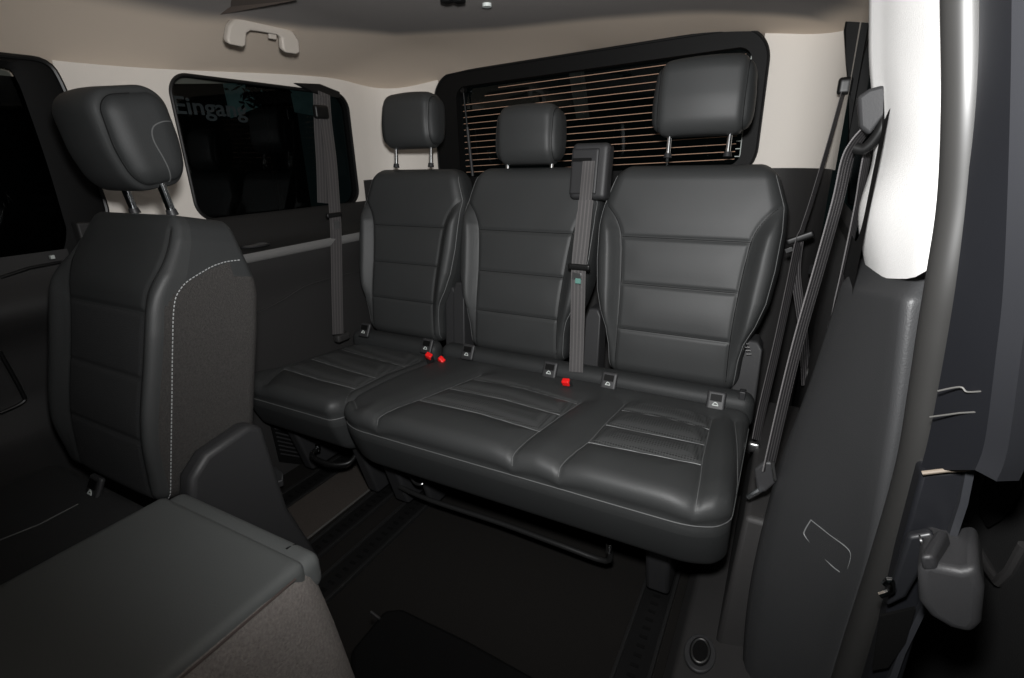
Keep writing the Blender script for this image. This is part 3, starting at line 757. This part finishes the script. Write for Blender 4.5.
# D pillars + rear wall
def zl(p): return 1.34
planL = [(-.80, .24), (-.795, .30), (-.775, .36), (-.73, .41), (-.66, .44), (-.56, .455)]
planR = [(.585, .455), (.68, .44), (.735, .41), (.775, .36), (.797, .30), (.805, .24)]
wr = thing('wall_rear', None, None, (0, .46, 0), kind='structure')
mb = MB(); mb.loft([[(x, y, z) for x, y in spline(planL, 5)] for z in np.linspace(.945, 1.35, 6)]); mb.build('corner_panel', CREAM, wr, angle=60)
mb = MB(); mb.loft([[(x, y, z) for x, y in spline(planR, 5)] for z in np.linspace(.965, 1.35, 6)]); mb.build('corner_panel', CREAM, wr, angle=60)
mb = MB(); mb.loft([[(x+.006, y-.006, z) for x, y in spline(planL, 5)] for z in np.linspace(0, .945, 6)]); mb.build('lower_corner_trim', TRIMDARK, wr, angle=60)
mb = MB(); mb.loft([[(x-.006, y-.006, z) for x, y in spline(planR, 5)] for z in np.linspace(0, .967, 6)]); mb.build('lower_corner_trim', TRIMDARK, wr, angle=60)
MB().box((0, .47, .46), (.62, .01, .47)).build('tailgate_trim', TRIMDARK, wr)
# rear window
def tz(x, z): return z+.03*(x+.45)
w2 = thing('window_2', None, None, (.03, .46, 1.12), kind='structure')
out = rrect(-.568, .604, .90, 1.322, .095); inn = rrect(-.468, .560, .945, 1.272, .04)
mb = MB(); plate(mb, out, inn, lambda a, b: (a, .435, tz(a, b))); n = len(out)
mb.add([(a, .435, tz(a, b)) for a, b in out]+[(a, .462, tz(a, b)) for a, b in out], [(i, (i+1) % n, (i+1) % n+n, i+n) for i in range(n)])
mb.add([(a, .435, tz(a, b)) for a, b in inn]+[(a, .475, tz(a, b)) for a, b in inn], [(i, (i+1) % n, (i+1) % n+n, i+n) for i in range(n)])
mb.build('window_frame', BLACK, w2, angle=30)
MB().tube([(a, .434, tz(a, b)) for a, b in out], .004, 8, closed=True).build('frame_seal', BLACKG, w2)
MB().add([(-.50, .474, .93), (.56, .474, .93), (.56, .474, 1.30), (-.50, .474, 1.30)], [(0, 1, 2, 3)]).build('pane', GLASSR, w2)
mb = MB()
for i in range(15):
    z = 1.257-i*.0225
    xa = -.46 if i > 2 else (-.33+.02*i)
    xa = [-.30, -.36, -.46][i] if i < 3 else -.46
    mb.tube([(xa+(.54-xa)*t, .468, tz(xa+(.54-xa)*t, z)) for t in np.linspace(0, 1, 6)], .0010, 5)
mb.build('heater_lines', HEATER, w2)
mb = MB()
for i in range(15): mb.tube([(.540, .466, 1.272-i*.0225), (.555, .466, 1.272-i*.0225)], .0014, 5)
mb.tube([(.555, .466, 1.28), (.555, .466, .93)], .0015, 5)
mb.build('heater_bus', LABELW, w2)
a, b = np.array((-.445, .452, 1.262)), np.array((-.42, .452, .95))
st = MB().tube([a, a+(b-a)*.45], .0035, 10).build('gas_strut', BLACKG, w2)
MB().tube([a+(b-a)*.42, b], .006, 10).build('strut_body', STEEL if 0 else PLASTIC2, st)
MB().tube([a-np.array((0, .008, 0)), a+np.array((0, .012, 0))], .010, 12).build('strut_joint', BLACKG, st)

# left sliding door + window
LD = -.81
dl = thing('door_1', None, None, (LD, -1.1, 0), kind='structure')
glo = [P(*q, 'x', LD) for q in ((-160, 80), (-60, 68), (0, 68), (14, 80), (26, 110), (45, 165), (60, 215), (64, 232), (60, 252), (48, 262), (0, 274), (-160, 322))]
oo = [P(*q, 'x', LD) for q in ((-160, 60), (-60, 52), (8, 57), (42, 63), (58, 84), (76, 130), (95, 185), (104, 216), (100, 258), (72, 268), (0, 296), (-160, 350))]
gl = spline([tuple(p) for p in glo], 4); ol = spline([tuple(p) for p in oo], 4)
mb = MB(); mb.loft([[p+np.array((.012, 0, 0)) for p in gl], [p+np.array((.022, 0, 0)) for p in [(g+o_)/2 for g, o_ in zip(gl, ol)]], [p+np.array((.014, 0, 0)) for p in ol]]); mb.build('window_frame', mat('matt_black_frame', (.0035, .0035, .0035), .7, spec=.15), dl, angle=60)
MB().tube([p+np.array((.016, 0, 0)) for p in ol], .006, 8).build('door_seal', BLACKG, dl)
w3 = thing('window_3', None, None, tuple(P(20, 180, 'x', LD)), kind='structure')
MB().add([p for p in gl], [tuple(range(len(gl)))]).build('pane', GLASS, w3)
# door lower card
def dc(y, z):
    b = .05*np.exp(-((z-.72)/.06)**2)+.03*sm(np.array((.52-z)/.1))
    return LD+.012+float(b)
mb = MB(); mb.loft([[(dc(y, z), y, z) for z in np.linspace(.835, 0, 50)] for y in np.linspace(-2.0, -.70, 10)]); mb.build('door_card', TRIMDARK, dl, angle=60)
cr = [P(0, 352, 'x', LD+.03), P(22, 392, 'x', LD+.03), P(23, 402, 'x', LD+.03), P(0, 413, 'x', LD+.03)]
MB().tube([p for p in spline([tuple(q) for q in cr], 5)], .004, 8).build('pocket_line', BLACKG, dl)
MB().tube([P(0, 278, 'x', LD+.022), P(30, 268, 'x', LD+.022), P(62, 262, 'x', LD+.022)], .004, 8).build('waist_line', BLACKG, dl)
MB().box(P(52, 257, 'x', LD+.03), (.004, .004, .004)).build('lock_pin', LABELW, dl)
# dark post under the cream pillar, between door and rear panel
MB().prism([(LX+.004, -.76, 0), (LX+.004, -.66, 0), (LX+.004, -.66, .885), (LX+.004, -.76, .895)], (.03, 0, 0)).build('lower_post', TRIMDARK, wL, bevel=.005)
MB().box((LX-.03, -1.35, 1.29), (.01, .68, .06)).build('upper_rail', BLACK, dl)

# ------------------------------------------------------------------ RIGHT SIDE
def col(pts, ax='y', n=6): return spline([tuple(P(px, py, ax, v)) for px, py, v in pts], n)
wR = thing('wall_right', None, None, (.84, -.4, 0), kind='structure')
# quarter window right, same opening
RX = .825
inner = rrect(-.40, .215, .872, 1.248, .05); outer = rect_match(inner, -.45, .25, .80, 1.34)
mb = MB(); plate(mb, outer, inner, lambda a, b: (RX-.005, a, b)); mb.build('window_surround', BLACK, wR, angle=30)
w4 = thing('window_4', None, None, (RX+.02, -.12, 1.06), kind='structure')
loop = rrect(-.41, .225, .865, 1.255, .05)
MB().add([(RX+.015, a, b) for a, b in loop], [tuple(range(len(loop)))]).build('pane', GLASS, w4)
MB().prism([P(847, 14, 'y', .27), P(852, 10, 'y', .27), P(876, 8, 'y', .25), P(876, 205, 'y', .22), P(848, 205, 'y', .22), P(849, 95, 'y', .25), P(846, 62, 'y', .27), P(844, 30, 'y', .27)], (0, .02, 0)).build('belt_retractor_cover', BLACK, wR, bevel=.004)
MB().prism([P(849, 95, 'y', .25), P(872, 90, 'y', .25), P(872, 200, 'y', .2), P(850, 200, 'y', .2)], (0, .02, 0)).build('corner_slot', BLACK, wR)
# lower rear side panel and shelf
mb = MB(); mb.loft([[(x, y, z) for (x, z) in ((RX-.0, .9), (RX-.005, .85), (RX-.012, .80), (RX-.012, .60), (RX-.01, .3), (RX-.01, 0))] for y in np.linspace(-.27, .40, 8)]); mb.build('lower_panel', TRIMDARK, wR, angle=60)
MB().prism([P(810, 266, 'y', .18), P(840, 268, 'y', .1), P(838, 275, 'y', .1), P(808, 274, 'y', .18)], (0, .02, 0)).build('shelf_edge_strip', PLASTIC2, wR)
MB().prism([P(806, 372, 'y', .05), P(820, 358, 'y', .02), P(826, 385, 'y', .02), P(810, 400, 'y', .05)], (0, .02, 0)).build('side_pocket_lip', STRIPG, wR, bevel=.003)

# white pillar panel
pillar = thing('trim_6', None, None, (.82, -.55, 1.0), kind='structure')
c0 = col([(864, -120, -.33), (864, 0, -.33), (864, 60, -.33), (868, 110, -.35), (868, 160, -.34), (854, 215, -.33), (861, 266, -.36)])
c1 = col([(880, -120, -.37), (880, 0, -.37), (880, 60, -.37), (884, 110, -.39), (882, 160, -.40), (864, 218, -.40), (872, 277, -.42)])
c2 = col([(915, -120, -.56), (915, 0, -.56), (915, 60, -.56), (914, 110, -.57), (912, 160, -.57), (905, 218, -.57), (898, 279, -.56)])
c3 = col([(940, -120, -.66), (940, 0, -.66), (940, 60, -.66), (939, 110, -.66), (936, 160, -.66), (928, 218, -.66), (917, 279, -.64)])
c4 = col([(951, -120, -.69), (951, 0, -.69), (951, 60, -.69), (950, 110, -.69), (947, 160, -.69), (941, 218, -.69), (931, 265, -.68)])
c5 = [p+np.array((.02, .02, 0)) for p in c4]
def addc(*cs): return [list(c) for c in cs]
mid12 = [(a+b)/2+np.array((-.004, 0, 0)) for a, b in zip(c1, c2)]
mb = MB(); mb.loft([[p+np.array((.02, .03, 0)) for p in c0], c0, c1, mid12, c2, c3, c4, c5]); mb.build('white_cover', WHITEP, pillar, subsurf=1)
MB().tube(spline([tuple(P(886, 60, 'y', -.402)), tuple(P(887, 90, 'y', -.405)), tuple(P(885, 130, 'y', -.41))], 6), .004, 8).build('belt_guide_slot', BLACK, pillar)
# dark lower cover of the same pillar
d0 = col([(872, 215, -.34), (850, 240, -.34), (838, 275, -.34), (830, 300, -.35), (800, 390, -.38), (770, 470, -.42), (747, 560, -.47), (738, 620, -.50), (735, 678, -.53), (735, 700, -.54)])
d1 = col([(878, 218, -.40), (862, 245, -.40), (850, 280, -.41), (843, 305, -.42), (818, 395, -.44), (792, 475, -.47), (770, 565, -.50), (758, 625, -.53), (752, 680, -.56), (750, 702, -.57)])
d2 = col([(890, 222, -.50), (880, 250, -.51), (873, 285, -.52), (868, 310, -.53), (850, 400, -.54), (832, 480, -.55), (815, 568, -.57), (800, 628, -.58), (788, 682, -.60), (784, 706, -.60)])
d3 = col([(898, 225, -.575), (897, 255, -.59), (895, 288, -.60), (893, 315, -.605), (884, 405, -.615), (872, 485, -.625), (857, 570, -.63), (838, 630, -.635), (822, 684, -.64), (816, 710, -.64)])
d4 = col([(915, 228, -.63), (912, 258, -.63), (907, 290, -.635), (903, 318, -.64), (893, 408, -.645), (881, 488, -.65), (865, 572, -.655), (846, 632, -.66), (830, 686, -.66), (824, 712, -.66)])
d1 = [a*.62+b*.38 for a, b in zip(d0, d2)]
d5 = [p+np.array((.02, .012, 0)) for p in d4]
def tuck(c):
    c = [p.copy() for p in c]
    for i in range(min(16, len(c))): c[i] += np.array((.055, .075, 0))*float(sm(np.array(1-i/16)))
    return c
d0, d1, d2, d3, d4, d5 = (tuck(c) for c in (d0, d1, d2, d3, d4, d5))
lc = MB(); lc.loft([[p+np.array((.04, .05, 0)) for p in d0], d0, d1, d2, d3, d4, d5])
lco = lc.build('lower_cover', GRAIN, pillar, subsurf=1)
lbv = BVHTree.FromPolygons(lc.v, lc.f)
def hit(px, py, bv, off=.001):
    d = ray(px, py); d = d/np.linalg.norm(d); h = bv.ray_cast(Vector(CAM), Vector(d), 5)
    return np.array(h[0])-d*off if h[0] is not None else None
for seg in ([(811, 520), (830, 535), (846, 547), (851, 554), (850, 562), (848, 569)], [(811, 520), (805, 530), (805, 536), (818, 551), (832, 566), (840, 572)]):
    pp = [hit(a, b, lbv) for a, b in seg]; pp = [p for p in pp if p is not None]
    if len(pp) > 2: MB().tube(spline(pp, 4), .0011, 6).build('cap_outline', STITCH, lco)
# rounded seal column
e = []
cen = [(968, -60, -.735), (968, 0, -.735), (968, 100, -.735), (962, 200, -.73), (949, 280, -.73), (940, 330, -.725), (930, 390, -.72), (916, 467, -.72), (891, 551, -.715), (863, 634, -.71), (845, 690, -.71), (838, 715, -.71)]
e = col(cen)
MB().tube(e, .0185, 18).build('rubber_column', RUBBER, pillar)
e2 = [p+np.array((.020, -.006, 0)) for p in e]
MB().tube(e2, .009, 12).build('outer_seal', TRIMDARK, pillar)

# painted door jamb
jamb = thing('trim_7', None, None, (.92, -.78, .8), kind='structure')
j0 = col([(978, -60, -.75), (976, 60, -.75), (968, 180, -.75), (955, 290, -.75), (938, 390, -.75), (928, 440, -.75), (920, 470, -.75)])
j1 = col([(1012, -60, -.80), (1011, 60, -.80), (1008, 180, -.80), (1003, 290, -.80), (996, 355, -.80), (985, 440, -.80), (975, 470, -.80)])
j2 = [p+np.array((.012, -.014, 0)) for p in j1]
j3 = [p+np.array((.018, .01, 0)) for p in j2]
MB().loft([j0, j1]).build('painted_jamb', PAINT, jamb, angle=60)
jm = MB(); jm.loft([j1, j2, j3]); jm.build('jamb_flange', mat('grey_flange', (.010, .0105, .0125), .5), jamb, angle=60)
def jp(px, py):
    t = (px-935)/(1010-935); return P(px, py, 'y', -.765-.035*t-.004)
MB().tube(spline([tuple(jp(*q)) for q in ((938, 391), (960, 387), (968, 392), (992, 390))], 5), .0009, 8).build('jamb_seam', TRIMDARK2, jamb)
MB().tube([jp(*q) for q in ((930, 417), (960, 413), (992, 411))], .0009, 8).build('jamb_seam', TRIMDARK2, jamb)
# lower stepped jamb with striker
def q3(pts, y): return [P(a, b, 'y', y) for a, b in pts]
MB().prism(q3([(921, 474), (972, 470), (968, 500), (952, 545), (935, 585), (915, 640), (900, 690), (862, 700), (880, 640), (898, 560)], -.765), (0, .03, 0)).build('lower_jamb', PAINT, jamb, bevel=.004)
MB().tube(q3([(922, 473), (948, 470), (970, 470)], -.772),   .0022, 8).build('sealer_line', PAINTB, jamb)
MB().prism(q3([(966, 471), (975, 471), (968, 505), (953, 550), (932, 600), (905, 655), (893, 690), (885, 690), (898, 655), (924, 600), (945, 548), (960, 502)], -.774), (0, .02, 0)).build('jamb_flange', mat('grey_flange_low', (.02, .021, .024), .45), jamb)
MB().prism(q3([(906, 530), (930, 526), (934, 532), (922, 560), (905, 590), (885, 600), (893, 570)], -.772), (0, -.012, 0)).build('striker_plate', mat('dark_paint', (.009, .0095, .011), .4), jamb, bevel=.004)
MB().tube(spline(q3([(880, 595), (892, 590), (890, 580), (884, 584)], -.792), 4), .0035, 8).build('striker_loop', CHROME, jamb)
MB().tube(q3([(920, 541), (922, 541)], -.79), .006, 12).build('striker_bolt', DSTEEL, jamb)
MB().prism(q3([(880, 614), (915, 606), (905, 640), (888, 665), (872, 668)], -.774), (0, -.004, 0)).build('jamb_recess', BLACK, jamb)

# right sliding door, open behind the jamb
dr = thing('door_2', None, None, (1.02, -.45, 0), kind='structure')
DX = 1.02
MB().box((DX+.01, -.35, .62), (.01, .75, .66)).build('door_card', mat('door_black', (.012, .012, .012), .55, bump=.4, scale=300), dr)
def dx(px, py, x=DX-.004): return P(px, py, 'x', x)
MB().prism([dx(*q) for q in ((1024, 452), (1006, 452), (990, 470), (982, 495), (982, 515), (990, 528), (1003, 520), (1024, 490))], (-.004, 0, 0)).build('grip_recess', BLACK, dr, bevel=.003)
MB().prism([dx(*q) for q in ((1002, 330), (1024, 352), (1024, 420), (1000, 400))], (-.006, 0, 0)).build('upper_trim', TRIMDARK2D, dr, bevel=.003)
MB().tube([dx(*q) for q in ((958, 515), (975, 545), (990, 572), (998, 582), (1010, 570), (1024, 545))], .006, 8).build('card_moulding', TRIMDARK, dr)
MB().tube([dx(*q) for q in ((968, 490), (976, 470), (990, 440), (1012, 432), (1026, 440))], .005, 8).build('recess_rim', TRIMDARK, dr)
hp = [(917, 570), (926, 560), (938, 566), (960, 570), (978, 566), (985, 590), (982, 625), (972, 636), (950, 630), (930, 618), (918, 602)]
def hpt(a, b, y): return P(a, b, 'y', y)
mb = MB(); mb.prism([hpt(a, b, -.84) for a, b in hp], (.02, .09, -.01)); mb.build('pull_handle', PLASTIC2, dr, bevel=.012, seg=5)
mb = MB(); mb.prism([hpt(a, b, -.84) for a, b in ((919, 556), (934, 556), (938, 572), (922, 572))], (.02, .05, 0)); mb.build('handle_lug', PLASTIC, dr, bevel=.004)

# sill trim at the right of the bench, with a lashing eye
sill = struct(MB().prism([(.615, -1.0, 0), (.64, -1.0, .055), (.76, -1.0, .085), (.86, -1.0, .085), (.86, -1.0, 0)], (0, 1.05, 0)).build('trim_8', TRIMDARK, bevel=.01))
le = thing('lashing_eye', 'small oval lashing eye in a recessed black surround on the sill, bottom right', 'lashing eye', tuple(P(700, 655, 'z', .07)))
cc_ = P(700, 652, 'z', .075)
def ell(a, b, z, n=28): return [(cc_[0]+a*math.cos(t), cc_[1]+b*math.sin(t), z) for t in np.linspace(0, 2*math.pi, n, endpoint=False)]
MB().prism(ell(.030, .045, .068), (0, 0, .008)).build('surround', PLASTIC2, le, bevel=.003)
MB().prism(ell(.020, .034, .0765), (0, 0, .001)).build('recess', BLACK, le)
MB().tube(ell(.016, .028, .079), .002, 8, closed=True).build('eye_ring', STEEL, le)
# inner wheel-side panel under the bench right edge
MB().prism([(.70, -.50, .0), (.72, -.45, .36), (.72, .1, .36), (.70, .1, 0)], (.10, 0, 0)).build('wheel_box_panel', TRIMDARK, wR, bevel=.01)

# ------------------------------------------------------------------ CEILING THINGS
gh = thing('grab_handle', 'beige fold-down grab handle on the left edge of the roof lining', 'grab handle', tuple(P(260, 38, 'x', -.62)))
def crop(x, y): return ((x-8)/2.926, (y-3)/2.926)
po = [(658, 112), (664, 75), (680, 56), (705, 52), (760, 60), (825, 76), (852, 90), (870, 118), (873, 152), (862, 157), (832, 153), (822, 142), (820, 110), (806, 100), (760, 92), (728, 88), (716, 96), (714, 132), (704, 136), (664, 127)]
xs_ = -.545
pp = [P(*crop(*q), 'x', xs_) for q in po]
MB().prism(pp, (.018, 0, -.006)).build('handle_grip', HANDLE, gh, bevel=.005, seg=3)
MB().prism([P(*crop(*q), 'x', xs_-.006) for q in ((790, 98), (812, 104), (812, 120), (792, 116))], (.008, 0, 0)).build('handle_hook', HANDLE, gh, bevel=.002)
dm = thing('reading_lamp', 'small round grey lens in the roof lining, near the top centre', 'lamp', tuple(P(487, 7, 'z', 1.357)))
c = P(487, 7, 'z', 1.355)
MB().tube([c, c+np.array((0, 0, .008))], .011, 20).build('lamp_lens', LABELW, dm)
hk = thing('ceiling_clip', 'dark clip on the roof lining, just left of the round lens', 'clip', tuple(P(452, 1, 'z', 1.355)))
for dx_ in (447, 459): MB().box(P(dx_, 0, 'z', 1.354), (.012, .012, .006)).build('clip_tab', BLACK, hk, bevel=.004)

# ------------------------------------------------------------------ OUTSIDE (seen dimly through the tinted panes)
gnd = struct(MB().box((-3, 1, -.42), (9, 9, .02)).build('trim_9', mat('asphalt', (.02, .02, .02), .9, bump=.5, scale=20)))
bl = thing('entrance_building', 'dark building behind the left windows, with a pale Eingang sign', 'building', (-5.2, 1.9, -.4))
MB().box((-5.3, 1.2, 1.0), (.1, 2.6, 1.4)).build('facade', mat('dark_facade', (.012, .011, .011), .9), bl)
# sign: pale letters
cu = bpy.data.curves.new('sign', 'FONT'); cu.body = 'Eingang'; cu.size = .62; cu.extrude = .004; cu.offset = .008
a = P(174, 113, 'x', -4.95); b = P(248, 120, 'x', -4.95)
so = bpy.data.objects.new('tmp', cu); COL.objects.link(so)
bpy.context.view_layer.update()
dg = bpy.context.evaluated_depsgraph_get(); me = bpy.data.meshes.new_from_object(so.evaluated_get(dg))
xw = max(v.co.x for v in me.vertices)
bpy.data.objects.remove(so)
sc = abs(b[1]-a[1])/xw; V = []
for v in me.vertices:
    V.append((a[0]+v.co.z, a[1]+v.co.x*sc, a[2]+v.co.y*sc*.85+(b[2]-a[2])*v.co.x/xw*0))
mb = MB(); mb.add(V, [tuple(p.vertices) for p in me.polygons]); so = mb.build('sign_lettering', mat_emit('sign_grey', (.40, .43, .44), .06), bl, smooth=False)
# lit sky patch / tree
tree = thing('tree', 'dark leafy tree silhouetted outside the left rear side window', 'tree', tuple(P(247, 98, 'x', -4.4)*np.array((1, 1, 0))+np.array((0, 0, -.4))))
random.seed(5); mb = MB()
tc = P(262, 92, 'x', -4.4)
for i in range(260):
    p = tc+np.array([random.gauss(0, .1), random.gauss(0, .09), random.gauss(0, .08)])
    a = np.array([random.uniform(-1, 1) for _ in range(3)])*.05; b = np.array([random.uniform(-1, 1) for _ in range(3)])*.05
    mb.add([p, p+a, p+a+b, p+b], [(0, 1, 2, 3)])
mb.build('crown', mat('leaves', (.006, .009, .005), .8), tree, smooth=False)
MB().tube([tc, np.array((tc[0], tc[1], -.4))], .03, 8).build('trunk', mat('bark', (.01, .008, .006), .9), tree)
pane = MB().prism([P(222, 72, 'x', -5.08), P(262, 74, 'x', -5.08), P(266, 104, 'x', -5.08), P(232, 118, 'x', -5.08)], (-.03, 0, 0)).build('sky_glow_patch', mat_emit('dusk_sky_glow', (.35, .62, .60), .035), bl)  # glowing patches stand for dusk sky reflected in the facade
MB().prism([P(290, 82, 'x', -5.08), P(316, 84, 'x', -5.08), P(318, 116, 'x', -5.08), P(296, 112, 'x', -5.08)], (-.03, 0, 0)).build('sky_glow_patch', mat_emit('dusk_sky_glow_low', (.35, .62, .60), .022), bl)
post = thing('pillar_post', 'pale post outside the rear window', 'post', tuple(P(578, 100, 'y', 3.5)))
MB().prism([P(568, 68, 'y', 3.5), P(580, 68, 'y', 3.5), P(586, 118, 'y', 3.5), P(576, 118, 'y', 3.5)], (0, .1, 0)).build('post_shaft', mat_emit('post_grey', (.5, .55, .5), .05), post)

# ------------------------------------------------------------------ LIGHT, WORLD, CAMERA
w = bpy.data.worlds.new('night'); bpy.context.scene.world = w; w.use_nodes = True
bg = w.node_tree.nodes['Background']; bg.inputs[0].default_value = (.5, .85, .85, 1); bg.inputs[1].default_value = .005

def look(o, d): o.rotation_euler = Vector(d).to_track_quat('-Z', 'Y').to_euler()
l = bpy.data.lights.new('camera_flash', 'SPOT'); l.energy = 105; l.spot_size = math.radians(148); l.spot_blend = 1; l.shadow_soft_size = .035
lo = bpy.data.objects.new('camera_flash', l); COL.objects.link(lo)
lo.location = tuple(CAM+UP*.13+FW*.02); look(lo, tuple(ray(630, 180)))
cam = bpy.data.cameras.new('camera'); co = bpy.data.objects.new('camera', cam); COL.objects.link(co)
M = Matrix(((RT[0], UP[0], -FW[0], CAM[0]), (RT[1], UP[1], -FW[1], CAM[1]), (RT[2], UP[2], -FW[2], CAM[2]), (0, 0, 0, 1)))
co.matrix_world = M; cam.sensor_width = 36; cam.lens = FPX*36/1024; cam.clip_start = .01
bpy.context.scene.camera = co
sv = bpy.context.scene.view_settings; sv.view_transform = 'Standard'; sv.look = 'None'; sv.exposure = 0
